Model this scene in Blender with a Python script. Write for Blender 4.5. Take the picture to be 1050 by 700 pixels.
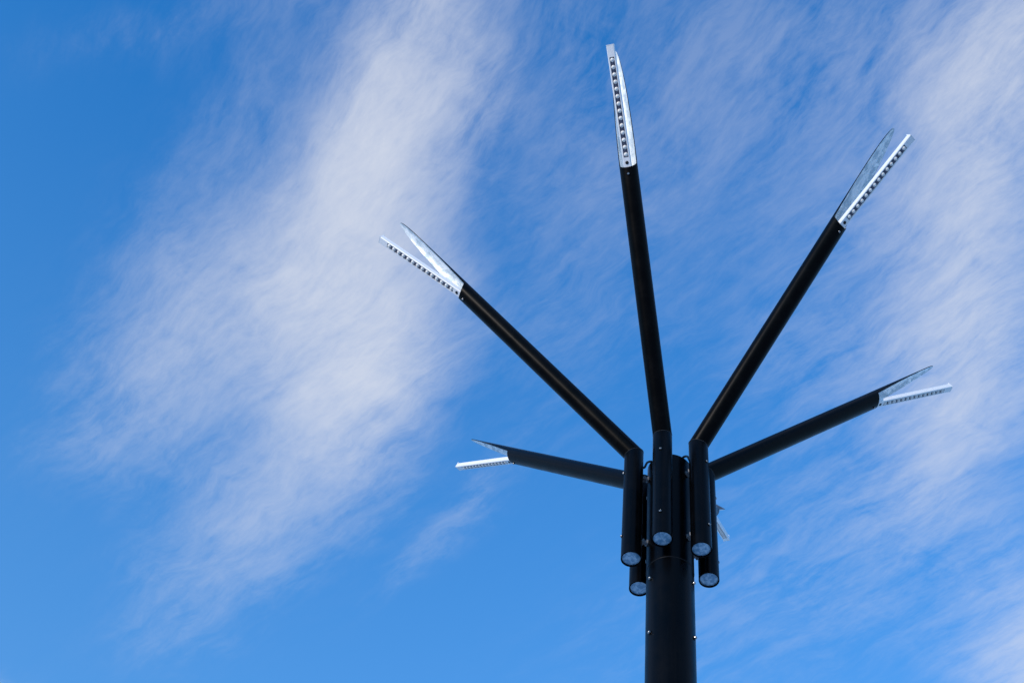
import bpy, math, random
from mathutils import Vector, Matrix

random.seed(7)
scene = bpy.context.scene
for o in list(bpy.data.objects):
    bpy.data.objects.remove(o)

# ------------------------------------------------------------------ camera
R = 0.275                       # ring radius of the six mounting tubes (m)
HUB = 10.03                     # height of the elbows above the ground
PAN, TILT, ROLL = -0.1911, 0.9714, 0.1535
DIST, ELEV = 39.2922 * R, 0.8955
fw = Vector((math.sin(PAN) * math.cos(TILT), math.cos(PAN) * math.cos(TILT), math.sin(TILT)))
rt = fw.cross(Vector((0, 0, 1))).normalized()
up = rt.cross(fw)
r2 = rt * math.cos(ROLL) + up * math.sin(ROLL)
u2 = -rt * math.sin(ROLL) + up * math.cos(ROLL)
cam_data = bpy.data.cameras.new('camera')
cam = bpy.data.objects.new('camera', cam_data)
scene.collection.objects.link(cam)
m = Matrix((r2, u2, -fw)).transposed().to_4x4()
m.translation = Vector((0, -DIST * math.cos(ELEV), HUB - DIST * math.sin(ELEV)))
cam.matrix_world = m
cam_data.sensor_width = 36
cam_data.lens = 1494.03 / 1050 * 36
cam_data.clip_start = 0.1
cam_data.clip_end = 20000
scene.camera = cam

# ------------------------------------------------------------------ sun, sky, exposure
SUN_AZ, SUN_EL = math.radians(-143), math.radians(9)      # clockwise from +Y: low, left and behind the camera
sun_dir = Vector((math.sin(SUN_AZ) * math.cos(SUN_EL), math.cos(SUN_AZ) * math.cos(SUN_EL), math.sin(SUN_EL)))
sd = bpy.data.lights.new('sun', 'SUN')
sd.energy = 0.8
sd.angle = math.radians(0.53)
sd.color = (1.0, 0.88, 0.78)
so = bpy.data.objects.new('sun', sd)
so.rotation_euler = (-sun_dir).to_track_quat('-Z', 'Y').to_euler()
so.location = (-20, -20, 30)
scene.collection.objects.link(so)

scene.view_settings.view_transform = 'Standard'
scene.view_settings.look = 'None'
scene.view_settings.exposure = 1.9
scene.view_settings.gamma = 1
scene.view_settings.use_curve_mapping = False

world = bpy.data.worlds.new('World')
scene.world = world
world.use_nodes = True
WT = world.node_tree
WT.nodes.clear()


def N(tree, kind, **kw):
    n = tree.nodes.new(kind)
    for k, v in kw.items():
        setattr(n, k, v)
    return n


def put(tree, sock, v):
    if isinstance(v, bpy.types.NodeSocket):
        tree.links.new(v, sock)
    elif v is not None:
        sock.default_value = v


def mth(tree, op, a, b=None, c=None, clamp=False):
    n = N(tree, 'ShaderNodeMath', operation=op, use_clamp=clamp)
    put(tree, n.inputs[0], a)
    put(tree, n.inputs[1], b)
    put(tree, n.inputs[2], c)
    return n.outputs[0]


def vmt(tree, op, a, b=None):
    n = N(tree, 'ShaderNodeVectorMath', operation=op)
    put(tree, n.inputs[0], a)
    put(tree, n.inputs[1], b)
    return n.outputs['Value'] if op in ('DOT_PRODUCT', 'LENGTH') else n.outputs['Vector']


def noise(tree, vec, scale, detail=4, rough=.55, dist=0, w=None):
    n = N(tree, 'ShaderNodeTexNoise')
    if w is not None:
        n.noise_dimensions = '4D'
        n.inputs['W'].default_value = w
    put(tree, n.inputs['Vector'], vec)
    n.inputs['Scale'].default_value = scale
    n.inputs['Detail'].default_value = detail
    n.inputs['Roughness'].default_value = rough
    n.inputs['Distortion'].default_value = dist
    return n


def mapr(tree, v, a, b, c=0., d=1., kind='SMOOTHSTEP'):
    n = N(tree, 'ShaderNodeMapRange', interpolation_type=kind)
    put(tree, n.inputs[0], v)
    for i, x in enumerate((a, b, c, d)):
        n.inputs[1 + i].default_value = x
    return n.outputs[0]


def mixc(tree, f, a, b, mode='MIX'):
    n = N(tree, 'ShaderNodeMix', data_type='RGBA', blend_type=mode)
    put(tree, n.inputs[0], f)
    put(tree, n.inputs[6], a)
    put(tree, n.inputs[7], b)
    return n.outputs[2]


# cirrus sheets, laid out on the cloud layer: (x, y) on a plane at unit height above
# the viewer, an inverse 2x2 shape matrix, and how dense the sheet is
CIRRUS = [
    (-0.190, 0.418, 3.480, -11.683, 32.963, 11.314, 0.48),
    (-0.214, 0.506, 6.897, -12.811, 28.128, 14.661, 0.54),
    (-0.268, 0.594, 7.410, -8.504, 19.611, 14.302, 0.56),
    (-0.251, 0.651, 3.567, -10.650, 25.395, 8.893, 0.26),
    (-0.250, 0.715, 8.531, -12.221, 25.969, 14.477, 0.60),
    (-0.405, 0.689, 8.761, -3.337, 13.439, 19.536, 0.27),
    (-0.336, 0.801, 6.974, -4.365, 15.620, 15.246, 0.29),
    (-0.460, 0.747, 11.619, -4.066, 17.435, 25.075, 0.07),
    (-0.379, 0.597, 10.707, -5.353, 16.369, 21.837, 0.20),
    (-0.322, 0.455, 7.203, -6.691, 21.867, 21.431, 0.10),
    (-0.389, 0.907, 7.763, -3.075, 15.866, 19.154, 0.12),
    (-0.206, 0.880, 11.272, -7.383, 59.705, 52.282, 0.13),
    (-0.131, 0.568, 1.160, -8.552, 58.040, 9.302, -0.06),
    (-0.098, 0.406, 8.156, -12.365, 26.558, 16.314, 0.07),
    (0.068, 0.464, 5.087, -3.337, 7.107, 9.287, 0.10),
    (0.233, 0.468, 3.414, -9.169, 26.354, 4.660, 0.56),
    (0.249, 0.712, 4.847, -9.994, 23.860, 5.041, 0.54),
    (0.341, 1.023, 10.032, -13.710, 19.911, 5.236, 0.60),
    (0.191, 0.582, 5.276, -6.732, 12.249, 6.237, 0.22),
    (0.167, 0.893, 4.578, -2.268, 7.437, 8.856, 0.12),
    (-0.033, 0.469, 5.035, -5.241, 12.932, 10.367, 0.08),
    (-0.069, 0.662, 7.986, -5.278, 11.358, 11.778, 0.04),
    (-0.338, 0.376, 9.912, -1.690, 17.021, 53.621, 0.08),
]

sky = N(WT, 'ShaderNodeTexSky', sky_type='NISHITA', sun_disc=False)
sky.sun_elevation = SUN_EL
sky.sun_rotation = SUN_AZ
sky.altitude = 50
sky.air_density = 1.0
sky.dust_density = 0.3
sky.ozone_density = 6.0
tc = N(WT, 'ShaderNodeTexCoord')
sp = N(WT, 'ShaderNodeSeparateXYZ')
WT.links.new(tc.outputs['Generated'], sp.inputs[0])
zc = mth(WT, 'MAXIMUM', sp.outputs[2], .06)
cu = mth(WT, 'DIVIDE', sp.outputs[0], zc)
cv = mth(WT, 'DIVIDE', sp.outputs[1], zc)
cb = N(WT, 'ShaderNodeCombineXYZ')
WT.links.new(cu, cb.inputs[0])
WT.links.new(cv, cb.inputs[1])
P = cb.outputs[0]

wn = noise(WT, P, 5.0, 3, .5)
warp = vmt(WT, 'MULTIPLY', vmt(WT, 'SUBTRACT', wn.outputs['Color'], (.5, .5, .5)), (.10, .10, 0))
PW = vmt(WT, 'MULTIPLY', vmt(WT, 'ADD', P, warp), (1, 1, 0))       # for the outlines
cn = noise(WT, P, 11.0, 2, .5, .6)
curl = vmt(WT, 'MULTIPLY', vmt(WT, 'SUBTRACT', cn.outputs['Color'], (.5, .5, .5)), (.026, .026, 0))
PS = vmt(WT, 'ADD', P, vmt(WT, 'MULTIPLY', warp, (.32, .32, 0)))
PS = vmt(WT, 'MULTIPLY', vmt(WT, 'ADD', PS, curl), (1, 1, 0))   # for the fibres

cover = None
for (x0, y0, a, b, c, d, w) in CIRRUS:
    q = vmt(WT, 'SUBTRACT', PW, (x0, y0, 0))
    qa = vmt(WT, 'DOT_PRODUCT', q, (a, b, 0))
    qb = vmt(WT, 'DOT_PRODUCT', q, (c, d, 0))
    rr = mth(WT, 'MULTIPLY_ADD', qa, qa, mth(WT, 'MULTIPLY', qb, qb))
    g = mth(WT, 'EXPONENT', mth(WT, 'MULTIPLY', rr, -.5))
    cover = mth(WT, 'MULTIPLY_ADD', g, w, cover if cover is not None else 0.)
# the same kind of cirrus goes on over the rest of the sky
far = vmt(WT, 'LENGTH', vmt(WT, 'SUBTRACT', P, (-.14, .70, 0)))
farm = mapr(WT, far, .55, 1.0)
fn = noise(WT, vmt(WT, 'MULTIPLY', PW, (1.0, 1.6, 0)), 1.3, 4, .55, .4)
cover = mth(WT, 'MULTIPLY_ADD', mth(WT, 'MULTIPLY', mapr(WT, fn.outputs['Fac'], .42, .72), .75), farm, cover)


def streaks(angle, sx, sy, seed, detail=6, rough=.6, dist=.2):
    vr = N(WT, 'ShaderNodeVectorRotate', rotation_type='Z_AXIS')
    WT.links.new(PS, vr.inputs['Vector'])
    vr.inputs['Angle'].default_value = math.radians(angle)
    n = noise(WT, vmt(WT, 'MULTIPLY', vr.outputs[0], (sx, sy, 0)), 1, detail, rough, dist, seed)
    return n.outputs['Fac']


s_steep = streaks(62, 8.0, 30.0, 1.3, 8, .66, .25)
s_flat = streaks(36, 10.0, 42.0, 5.1, 8, .66, .25)
s_fine = streaks(46, 40.0, 150.0, 9.7, 5, .7, .3)
steep = mapr(WT, cv, .44, .66, 1, 0)
st = mth(WT, 'ADD', mth(WT, 'MULTIPLY', s_steep, steep), mth(WT, 'MULTIPLY', s_flat, mth(WT, 'SUBTRACT', 1, steep)))
puff = noise(WT, PS, 17, 8, .7, .5)
st = mth(WT, 'ADD', mth(WT, 'MULTIPLY', st, .52), mth(WT, 'MULTIPLY', s_fine, .24))
st = mth(WT, 'MULTIPLY_ADD', puff.outputs['Fac'], .24, st)
st = mapr(WT, st, .40, .60, -1, 1, 'LINEAR')
# thin haze thickens towards the horizon
haze = mapr(WT, sp.outputs[2], .15, .90, .80, .0, 'LINEAR')
haze = mth(WT, 'MAXIMUM', haze, 0)
# fibres eat into the sheets, so thin edges break up into wisps
cp = mth(WT, 'MAXIMUM', cover, 0)
vary = noise(WT, P, 3.4, 2, .5, 0, 2.2)
amp = mth(WT, 'MULTIPLY', mth(WT, 'POWER', cp, .72), mapr(WT, vary.outputs['Fac'], .33, .67, .25, .42))
den = mth(WT, 'MULTIPLY_ADD', st, amp, mth(WT, 'MULTIPLY_ADD', cp, .92, -.03))
den = mth(WT, 'SMOOTH_MAX', den, 0, .06)
alpha = mth(WT, 'SUBTRACT', 1, mth(WT, 'EXPONENT', mth(WT, 'MULTIPLY', den, -1.35)))
# clear, dry air seen through a polariser: deep saturated blue, paler towards the horizon
clear = mixc(WT, 1, sky.outputs[0], (.24, .78, .86, 1), 'MULTIPLY')
clear = mixc(WT, haze, clear, (.42, .87, 1.43, 1))
col = mixc(WT, alpha, clear, (1.33, 1.39, 1.53, 1))
bg = N(WT, 'ShaderNodeBackground')
WT.links.new(col, bg.inputs[0])
bg.inputs[1].default_value = .15
wo = N(WT, 'ShaderNodeOutputWorld')
WT.links.new(bg.outputs[0], wo.inputs[0])
world.cycles.sampling_method = 'MANUAL'
world.cycles.sample_map_resolution = 512


# ------------------------------------------------------------------ materials
def mat(name):
    mt = bpy.data.materials.new(name)
    mt.use_nodes = True
    t = mt.node_tree
    b = t.nodes['Principled BSDF']
    return mt, t, b


def bump(t, b, h, strength, dist):
    n = N(t, 'ShaderNodeBump')
    n.inputs['Strength'].default_value = strength
    n.inputs['Distance'].default_value = dist
    t.links.new(h, n.inputs['Height'])
    t.links.new(n.outputs[0], b.inputs['Normal'])


def obj_coord(t):
    return N(t, 'ShaderNodeTexCoord').outputs['Object']


def m_black():
    mt, t, b = mat('black_powder_coat')
    c = obj_coord(t)
    n1 = noise(t, c, 5, 5, .6)
    n2 = noise(t, c, 160, 3, .6)
    n3 = noise(t, vmt(t, 'MULTIPLY', c, (30, 30, 1.2)), 1, 4, .6)
    dust = mapr(t, mth(t, 'MULTIPLY', mth(t, 'ADD', n1.outputs['Fac'], n3.outputs['Fac']), .5), .45, .62)
    t.links.new(mixc(t, dust, (.0007, .0008, .0011, 1), (.0018, .0019, .0023, 1)), b.inputs['Base Color'])
    t.links.new(mapr(t, n1.outputs['Fac'], .3, .7, .26, .36), b.inputs['Roughness'])
    b.inputs['Specular IOR Level'].default_value = .07
    bump(t, b, n2.outputs['Fac'], .12, .002)
    return mt


def m_galv():
    mt, t, b = mat('galvanised_steel')
    c = obj_coord(t)
    st = vmt(t, 'MULTIPLY', c, (.55, 1.3, 1.3))
    n1 = noise(t, st, 17, 4, .55, .5)
    v = N(t, 'ShaderNodeTexVoronoi')
    t.links.new(st, v.inputs['Vector'])
    v.inputs['Scale'].default_value = 34
    vs = N(t, 'ShaderNodeSeparateColor')
    t.links.new(v.outputs['Color'], vs.inputs[0])
    f = mth(t, 'ADD', mth(t, 'MULTIPLY', n1.outputs['Fac'], .75), mth(t, 'MULTIPLY', vs.outputs[0], .25))
    f = mapr(t, f, .36, .62)
    t.links.new(mixc(t, f, (.52, .62, .68, 1), (.94, .97, .98, 1)), b.inputs['Base Color'])
    t.links.new(mapr(t, f, 0, 1, .58, .44), b.inputs['Roughness'])
    b.inputs['Metallic'].default_value = .2
    bump(t, b, n1.outputs['Fac'], .12, .002)
    return mt


def m_plain(name, colr, rough, metal=0, spec=.5, var=.12, scale=40, bstr=.05):
    mt, t, b = mat(name)
    n1 = noise(t, obj_coord(t), scale, 4, .6)
    lo = tuple(x * (1 - var) for x in colr) + (1,)
    hi = tuple(min(1, x * (1 + var)) for x in colr) + (1,)
    t.links.new(mixc(t, n1.outputs['Fac'], lo, hi), b.inputs['Base Color'])
    t.links.new(mapr(t, n1.outputs['Fac'], .3, .7, rough * .85, min(1, rough * 1.15)), b.inputs['Roughness'])
    b.inputs['Metallic'].default_value = metal
    b.inputs['Specular IOR Level'].default_value = spec
    bump(t, b, n1.outputs['Fac'], bstr, .001)
    return mt


def m_ground():
    mt, t, b = mat('pale_concrete_paving')
    c = obj_coord(t)
    br = N(t, 'ShaderNodeTexBrick')
    t.links.new(c, br.inputs['Vector'])
    br.inputs['Color1'].default_value = (.60, .60, .59, 1)
    br.inputs['Color2'].default_value = (.55, .55, .545, 1)
    br.inputs['Mortar'].default_value = (.16, .16, .155, 1)
    br.inputs['Scale'].default_value = 1
    br.inputs['Brick Width'].default_value = .6
    br.inputs['Row Height'].default_value = .4
    br.inputs['Mortar Size'].default_value = .006
    n1 = noise(t, c, 2, 6, .6)
    t.links.new(mixc(t, mth(t, 'MULTIPLY', n1.outputs['Fac'], .4), br.outputs['Color'], (.50, .49, .48, 1)), b.inputs['Base Color'])
    b.inputs['Roughness'].default_value = .85
    bump(t, b, n1.outputs['Fac'], .3, .004)
    return mt


def m_cap():
    mt, t, b = mat('blue_grey_zinc_cap')
    rnd = mth(t, 'MULTIPLY', N(t, 'ShaderNodeObjectInfo').outputs['Random'], 37.0)
    c = vmt(t, 'ADD', obj_coord(t), rnd)
    n1 = noise(t, c, 38, 5, .6, .4)
    n2 = noise(t, c, 110, 2, .5)
    f = mapr(t, n1.outputs['Fac'], .38, .64)
    base = mixc(t, f, (.16, .36, .55, 1), (.42, .66, .84, 1))
    t.links.new(mixc(t, mapr(t, n2.outputs['Fac'], .66, .74), base, (.85, .88, .9, 1)), b.inputs['Base Color'])
    b.inputs['Roughness'].default_value = .18
    b.inputs['Metallic'].default_value = .1
    return mt


BLACK = m_black()
GALV = m_galv()
ALU = m_plain('brushed_aluminium_bar', (.88, .89, .90), .42, .1, .5, .06)
CHAN = m_plain('dark_led_board', (.085, .092, .135), .25, 0, .5, .2)
LENS = m_plain('clear_white_lens', (.86, .85, .80), .18, 0, .6, .03)
STEEL = m_plain('stainless_bolt', (.42, .41, .40), .30, 1, .5, .15, 120)
WELD_E = m_plain('elbow_weld_bead', (.07, .075, .08), .4, .5, .5, .4, 200)
WELD = m_plain('bare_weld_bead', (.012, .014, .017), .4, .5, .5, .3, 200)
DULL = m_plain('dull_zinc_spacer', (.26, .27, .29), .5, .4, .5, .3, 60)
CAPZ = m_cap()
RUB = m_plain('black_cable_sheath', (.006, .006, .007), .4, 0, .35)


# ------------------------------------------------------------------ mesh helpers
class MB:
    def __init__(s):
        s.v, s.f, s.m, s.sm = [], [], [], []

    def add(s, vs, fs, mi=0, smooth=False):
        o = len(s.v)
        s.v += [tuple(p) for p in vs]
        for f in fs:
            s.f.append(tuple(i + o for i in f))
            s.m.append(mi)
            s.sm.append(smooth)

    def loft(s, rings, mi=0, smooth=True, closed=True, flip=False):
        n = len(rings[0])
        vs = [p for r in rings for p in r]
        fs = []
        for k in range(len(rings) - 1):
            for i in range(n if closed else n - 1):
                j = (i + 1) % n
                q = (k * n + i, k * n + j, (k + 1) * n + j, (k + 1) * n + i)
                fs.append(q[::-1] if flip else q)
        s.add(vs, fs, mi, smooth)

    def disc(s, ring, mi=0, flip=False):
        f = tuple(range(len(ring)))
        s.add(ring, [f[::-1] if flip else f], mi, False)

    def box(s, x0, x1, y0, y1, z0, z1, mi=0):
        vs = [(x, y, z) for x in (x0, x1) for y in (y0, y1) for z in (z0, z1)]
        s.add(vs, [(0, 1, 3, 2), (4, 6, 7, 5), (0, 4, 5, 1), (2, 3, 7, 6), (0, 2, 6, 4), (1, 5, 7, 3)], mi)

    def mesh(s, name, mats):
        me = bpy.data.meshes.new(name)
        me.from_pydata(s.v, [], s.f)
        me.polygons.foreach_set('material_index', s.m)
        me.polygons.foreach_set('use_smooth', s.sm)
        for x in mats:
            me.materials.append(x)
        me.validate()
        me.update()
        return me


def link(name, me, parent=None, world_m=None, **props):
    o = bpy.data.objects.new(name, me)
    scene.collection.objects.link(o)
    wm = world_m if world_m is not None else Matrix.Identity(4)
    if parent is not None:
        o.parent = parent
        o.matrix_parent_inverse = Matrix.Identity(4)
        o.matrix_basis = WM[parent.name].inverted() @ wm
    else:
        o.matrix_basis = wm
    WM[o.name] = wm
    for k, v in props.items():
        o[k] = v
    return o


WM = {}


def frame(org, x, y, z):
    mm = Matrix((x, y, z)).transposed().to_4x4()
    mm.translation = org
    return mm


def circle(r, z=0, n=48, org=(0, 0)):
    return [Vector((org[0] + r * math.cos(2 * math.pi * i / n), org[1] + r * math.sin(2 * math.pi * i / n), z)) for i in range(n)]


def axis_z(org, zdir):
    """frame whose z axis is zdir"""
    z = Vector(zdir).normalized()
    x = z.orthogonal().normalized()
    return frame(Vector(org), x, z.cross(x), z)


# ------------------------------------------------------------------ ground
g = MB()
g.add([(-6000, -6000, 0), (6000, -6000, 0), (6000, 6000, 0), (-6000, 6000, 0)], [(0, 1, 2, 3)])
link('ground', g.mesh('ground', [m_ground()]), kind='structure')

# ------------------------------------------------------------------ street lamp
lamp = link('street_lamp', None,
            label='tall black pole lamp with six splayed arms ending in forked silver luminaires',
            category='street lamp')
RT = .2544 * R            # mounting tube and arm radius
RP = .5818 * R            # pole radius
ZT = HUB - .2437 * R      # pole top
ZB = -4.0758 * R          # mounting tube length
ARM_L, BAR_S, BAR_N, SHELL_S = 7.61 * R, 3.305 * R, -.802 * R, 3.768 * R
PHI, ALPHA = -.1883, .8078

# --- pole
SEAM = HUB - 4.24 * R
mb = MB()
rb = RP * 1.0
prof = [(rb, .03), (rb, SEAM - .004), (rb - .003, SEAM - .002), (rb - .003, SEAM + .002), (rb + .0012, SEAM + .004), (rb + .0012, ZT - .012)]
for a, b in zip(prof[:-1], prof[1:]):
    mb.loft([circle(a[0], a[1], 96), circle(b[0], b[1], 96)])
cap = [(rb + .0012, ZT - .012), (rb - .003, ZT - .004), (rb - .012, ZT), (rb * .5, ZT + .004), (.01, ZT + .005)]
mb.loft([circle(a, b, 96) for a, b in cap])
mb.disc(circle(.01, ZT + .005, 96))
pole = link('pole', mb.mesh('pole', [BLACK]), lamp)

mb = MB()
rings = []
for k in range(8):
    a = 2 * math.pi * k / 8
    rings.append(circle(rb - .0008 + .0026 * math.cos(a), SEAM + .0026 * math.sin(a), 96))
mb.loft(rings + [rings[0]], flip=True)
link('weld_seam', mb.mesh('weld_seam', [WELD]), pole)

mb = MB()
mb.loft([circle(rb + .12, .004, 48), circle(rb + .12, .029, 48)], smooth=True)
mb.disc(circle(rb + .12, .029, 48))
link('base_plate', mb.mesh('base_plate', [BLACK]), pole)


# domed cap screw with washer, z = outwards
def screw_mesh(name, r, h, mats):
    q = MB()
    q.loft([circle(r * 1.55, -.003, 20), circle(r * 1.55, .0015, 20), circle(r * 1.4, .003, 20)], len(mats) - 1, smooth=False)
    q.disc(circle(r * 1.4, .003, 20), len(mats) - 1)
    q.loft([circle(r, .003, 20), circle(r, h * .6, 20)], smooth=True)
    q.loft([circle(r, h * .6, 20), circle(r * .88, h * .85, 20), circle(r * .55, h, 20)], smooth=True)
    q.loft([circle(r * .55, h, 20), circle(r * .5, h - .003, 20)], smooth=False)
    q.disc(circle(r * .5, h - .003, 20))
    return q.mesh(name, mats)


BOLT = screw_mesh('bolt', .0085, .011, [STEEL, BLACK])
BIGBOLT = screw_mesh('bolt', .0108, .017, [STEEL, BLACK])
TINY = screw_mesh('screw', .0085, .004, [RUB])

for z in (HUB - 4.77 * R, HUB - 6.56 * R):
    for azd in (-53, 69, 188):
        a = math.radians(azd)
        dr = Vector((math.sin(a), -math.cos(a), 0))
        link('bolt', BIGBOLT, pole, axis_z(dr * rb + Vector((0, 0, z)), dr))
for k in range(6):
    a = math.radians(60 * k + 20)
    link('anchor_bolt', BIGBOLT, pole, axis_z(Vector((math.sin(a), math.cos(a), 0)) * (rb + .07) + Vector((0, 0, .030)), (0, 0, 1)))

# --- shared meshes of the luminaires
NS = 96


def shell_mesh():
    q = MB()
    cols_o, cols_i = [], []
    th = .006
    for i in range(NS):
        psi = 2 * math.pi * i / NS          # 0 = top of the tube
        p = min(psi, 2 * math.pi - psi)
        side = .22 * R
        if p <= math.pi / 2:
            sc = side + (SHELL_S - side) * math.cos(p)
        else:
            sc = .02 * R + (side - .02 * R) * (1 - math.sin(p - math.pi / 2))
        y, z = math.sin(psi), math.cos(psi)
        K = 10
        cols_o.append([Vector((sc * k / K, RT * y, RT * z)) for k in range(K + 1)])
        cols_i.append([Vector((sc * k / K, (RT - th) * y, (RT - th) * z)) for k in range(K + 1)])
    K = 11
    for cols, mi, fl in ((cols_o, 0, False), (cols_i, 1, True)):
        q.loft([[cols[i][k] for i in range(NS)] for k in range(K)], mi, True, True, not fl)
    q.loft([[c[-1] for c in cols_o], [c[-1] for c in cols_i]], 0, False, True, True)
    return q.mesh('shell', [BLACK, GALV])


BW, BH = .0600, .0520          # led bar cross-section
SLW, SLD = .0370, .0100        # recessed led slot


def bar_mesh(length):
    """x along the bar, z up; leds look towards -z"""
    q = MB()
    c = .005
    w, h = BW / 2, BH / 2
    outer = [(-SLW / 2, -h), (-w + c, -h), (-w, -h + c), (-w, h - .012), (-w + .012, h), (w - .012, h), (w, h - .012), (w, -h + c), (w - c, -h), (SLW / 2, -h)]
    slot = outer + [(SLW / 2, -h + SLD), (-SLW / 2, -h + SLD)]
    s0, s1 = length * .095, length * .905

    def ring(pts, x):
        return [Vector((x, y, z)) for y, z in pts]
    for pts, xa, xb in ((outer, -.06, s0), (slot, s0, s1), (outer, s1, length)):
        q.loft([ring(pts, xa), ring(pts, xb)], 0, False)
    q.disc(ring(outer, -.06), 0, True)
    q.disc(ring(outer, length), 0)
    for x, fl in ((s0, False), (s1, True)):
        q.add([(x, -SLW / 2, -h), (x, SLW / 2, -h), (x, SLW / 2, -h + SLD), (x, -SLW / 2, -h + SLD)], [(3, 2, 1, 0) if fl else (0, 1, 2, 3)])
    return q.mesh('led_bar', [ALU]), s0, s1


def lens_mesh():
    q = MB()
    r, h, n = .0165, .0150, 16
    prof = [(1, 0), (.97, .25), (.86, .55), (.66, .80), (.36, .95), (.06, 1)]
    q.loft([circle(r * a, -h * b, n) for a, b in prof], 0, True, True, True)
    q.disc(circle(r * .06, -h, n), 0, True)
    return q.mesh('lens', [LENS])


SHELL = shell_mesh()
LENSM = lens_mesh()

mb = MB()
mb.loft([circle(RT - .0075, 0, 48), circle(RT - .0075, .006, 48)], flip=False)
rr = RT - .0075
mb.loft([circle(rr, 0, 48), circle(rr * .8, -.004, 48), circle(rr * .5, -.0075, 48), circle(rr * .2, -.009, 48)], flip=True)
mb.disc(circle(rr * .2, -.009, 48), 0, True)
CAPM = mb.mesh('end_cap', [CAPZ])


def spacer_mesh(l):
    q = MB()
    q.loft([circle(.017, -.012, 24), circle(.017, l + .012, 24)], 0, True)
    for x in (.004, l - .012):
        hexa = lambda z: circle(.026, z, 6)
        q.loft([hexa(x), hexa(x + .008)], 0, False)
        q.disc(hexa(x), 0, True)
        q.disc(hexa(x + .008), 0)
    return q.mesh('spacer', [DULL])


SPACER = spacer_mesh(R - RT - RP)

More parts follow.
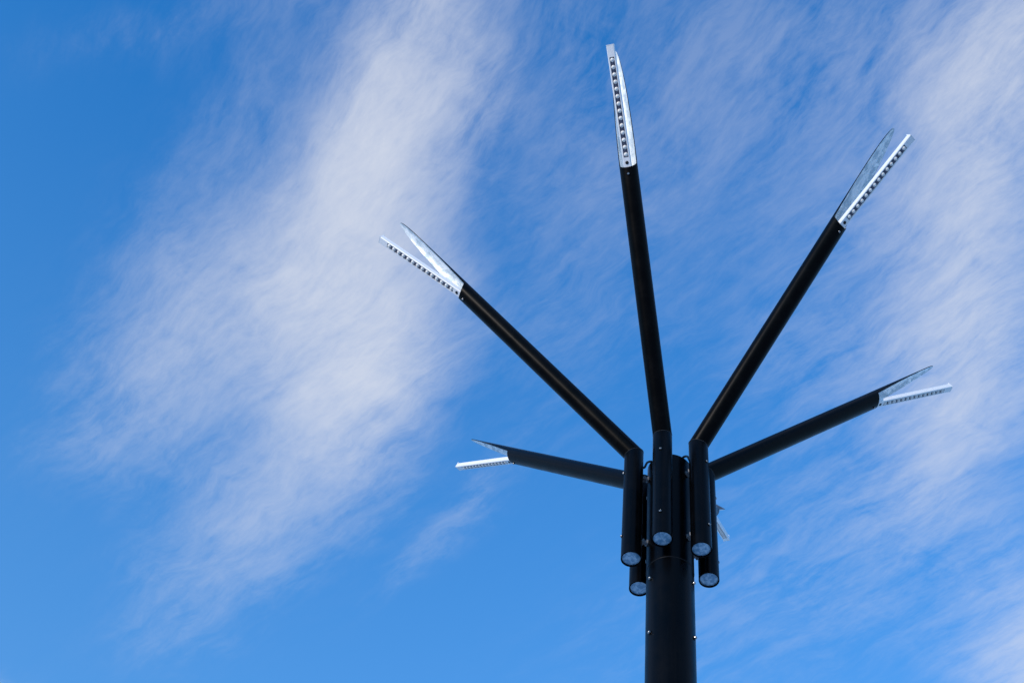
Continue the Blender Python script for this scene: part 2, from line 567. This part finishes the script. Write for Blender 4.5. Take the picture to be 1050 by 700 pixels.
# azimuth step, then the small individual deviations of every arm
ARMS = [
    (0, .0067, .0319, -.2723, -.0469, -.1102, .0024),
    (60, -.0070, .0007, .1183, -.0859, -.0767, -.0052),
    (120, -.0212, -.0033, .0842, .0062, .1284, -.0018),
    (180, -.0142, -.0131, .0500, .0058, .0076, -.0071),
    (-120, -.0023, -.0056, -.0161, .0139, .1158, .0099),
    (-60, -.0031, -.0107, .0359, .0967, -.0649, .0019),
]
Z = Vector((0, 0, 1))
for (step, yaw, da, bnk, lat, dL, dp) in ARMS:
    a = math.radians(step) + PHI + dp
    u = Vector((math.sin(a), -math.cos(a), 0))
    aw = a + yaw
    w_ = Vector((math.sin(aw), -math.cos(aw), 0))
    al = ALPHA + da
    d = w_ * math.cos(al) + Z * math.sin(al)
    n = -w_ * math.sin(al) + Z * math.cos(al)
    t = d.cross(n)
    E = u * R + Z * HUB
    L = ARM_L + dL * R
    mit = (Z + d).normalized()

    # mounting tube, standing; cut on the mitre plane at its top
    fr = frame(E, w_, -t, Z)
    if fr.to_3x3().determinant() < 0:
        fr = frame(E, w_, t, Z)
    inv = fr.inverted()
    NN = 64
    top_ring, bot, bot_in, bot_up = [], [], [], []
    for i in range(NN):
        th = 2 * math.pi * i / NN
        o = w_ * (RT * math.cos(th)) + Vector(fr.col[1][:3]) * (RT * math.sin(th))
        h = -(o.dot(mit)) / Z.dot(mit)
        top_ring.append(E + o + Z * h)
        bot.append(E + o + Z * ZB)
        bot_in.append(E + o * (1 - .0065 / RT) + Z * ZB)
        bot_up.append(E + o * (1 - .0065 / RT) + Z * (ZB + .020))
    mb = MB()
    loc = lambda ring: [inv @ p for p in ring]
    mb.loft([loc(bot), loc(top_ring)])
    mb.loft([loc(bot_in), loc(bot)], smooth=False)
    mb.loft([loc(bot_up), loc(bot_in)])
    tube = link('mounting_tube', mb.mesh('mounting_tube', [BLACK]), lamp, fr)
    link('end_cap', CAPM, tube, frame(E + Z * (ZB + .011), w_, Vector(fr.col[1][:3]), Z))
    for zf in (-.88 * R, -3.34 * R):
        link('bolt', BOLT, tube, axis_z(E + u * RT + Z * zf, u))
        link('spacer', SPACER, tube, axis_z(u * RP + Z * (HUB + zf), u))
    # cable looping from the tube into the pole head
    pts = [u * (R - RT + .012) + Z * (HUB - .44 * R), u * (R - RT - .012) + Z * (HUB - .40 * R),
           u * (R - RT - .034) + Z * (HUB - .16 * R), u * (R - RT - .072) + Z * (HUB - .07 * R),
           u * (R - RT - .103) + Z * (HUB - .16 * R), u * (R - RT - .108) + Z * (HUB - .36 * R)]
    path = []
    for k in range(len(pts) - 1):
        p0, p1, p2, p3 = pts[max(k - 1, 0)], pts[k], pts[k + 1], pts[min(k + 2, len(pts) - 1)]
        for s in range(6):
            x = s / 6
            path.append(.5 * (2 * p1 + (p2 - p0) * x + (2 * p0 - 5 * p1 + 4 * p2 - p3) * x * x + (3 * p1 - p0 - 3 * p2 + p3) * x ** 3))
    path.append(pts[-1])
    rings = []
    side = u.cross(Z)
    for k, p in enumerate(path):
        tg = (path[min(k + 1, len(path) - 1)] - path[max(k - 1, 0)]).normalized()
        nn = side.cross(tg)
        rings.append([inv @ (p + (side * math.cos(b) + nn * math.sin(b)) * .0085) for b in [2 * math.pi * i / 10 for i in range(10)]])
    mb = MB()
    mb.loft(rings)
    link('cable', mb.mesh('cable', [RUB]), tube, fr)

    # weld bead round the mitre
    cen = E
    bead = []
    for k in range(6):
        b = 2 * math.pi * k / 6
        bead.append([inv @ (p + (p - cen).normalized() * (.0022 * math.cos(b) - .0008) + mit * (.0022 * math.sin(b))) for p in top_ring])
    mb = MB()
    mb.loft(bead + [bead[0]])
    link('weld_seam', mb.mesh('weld_seam', [WELD_E]), tube, fr)

    # arm
    end = E + d * L
    af = frame(end, d, t * (1 if d.cross(t).dot(n) > 0 else -1), n)
    ainv = af.inverted()
    lo_ring, end_ring = [], []
    for i in range(NN):
        o = Vector(af.col[1][:3]) * (RT * math.sin(2 * math.pi * i / NN)) + n * (RT * math.cos(2 * math.pi * i / NN))
        lo_ring.append(ainv @ (E + o + d * (-(o.dot(mit)) / d.dot(mit))))
        end_ring.append(ainv @ (end + o))
    mb = MB()
    mb.loft([lo_ring, end_ring], flip=True)
    arm = link('arm', mb.mesh('arm', [BLACK]), lamp, af)
    link('shell', SHELL, arm, af)
    link('bolt', BOLT, arm, axis_z(af @ Vector((-.18 * R, 0, -RT)), -n))

    # led bar
    base = af @ Vector((0, 0, -.125 * R))
    # sideways sign of the fit follows t
    tip = end + d * BAR_S + n * (BAR_N + bnk * R) + t * (lat * R)
    bx = (tip - base).normalized()
    by = n.cross(bx).normalized()
    bz = bx.cross(by)
    bl = (tip - base).length
    bf = frame(base, bx, by, bz)
    bme, s0, s1 = bar_mesh(bl)
    bar = link('led_bar', bme, lamp, bf)
    mb = MB()
    mb.box(s0 + .001, s1 - .001, -SLW / 2 + .0005, SLW / 2 - .0005, -BH / 2 + SLD - .0022, -BH / 2 + SLD - .0002)
    link('led_board', mb.mesh('led_board', [CHAN]), bar, bf)
    for k in range(14):
        x = s0 + .022 + (s1 - s0 - .044) * k / 13
        link('lens', LENSM, bar, bf @ Matrix.Translation((x, 0, -BH / 2 + SLD - .0022)))
    link('screw', TINY, bar, axis_z(bf @ Vector((bl * .052, 0, -BH / 2)), -bz))
    mb = MB()
    e = .0006
    mb.box(0, .006, -BW / 2 - e, BW / 2 + e, -BH / 2 - e, BH / 2 + e)
    link('end_plate', mb.mesh('end_plate', [ALU]), bar, bf @ Matrix.Translation((bl + .0003, 0, 0)))

scene.render.engine = 'CYCLES'
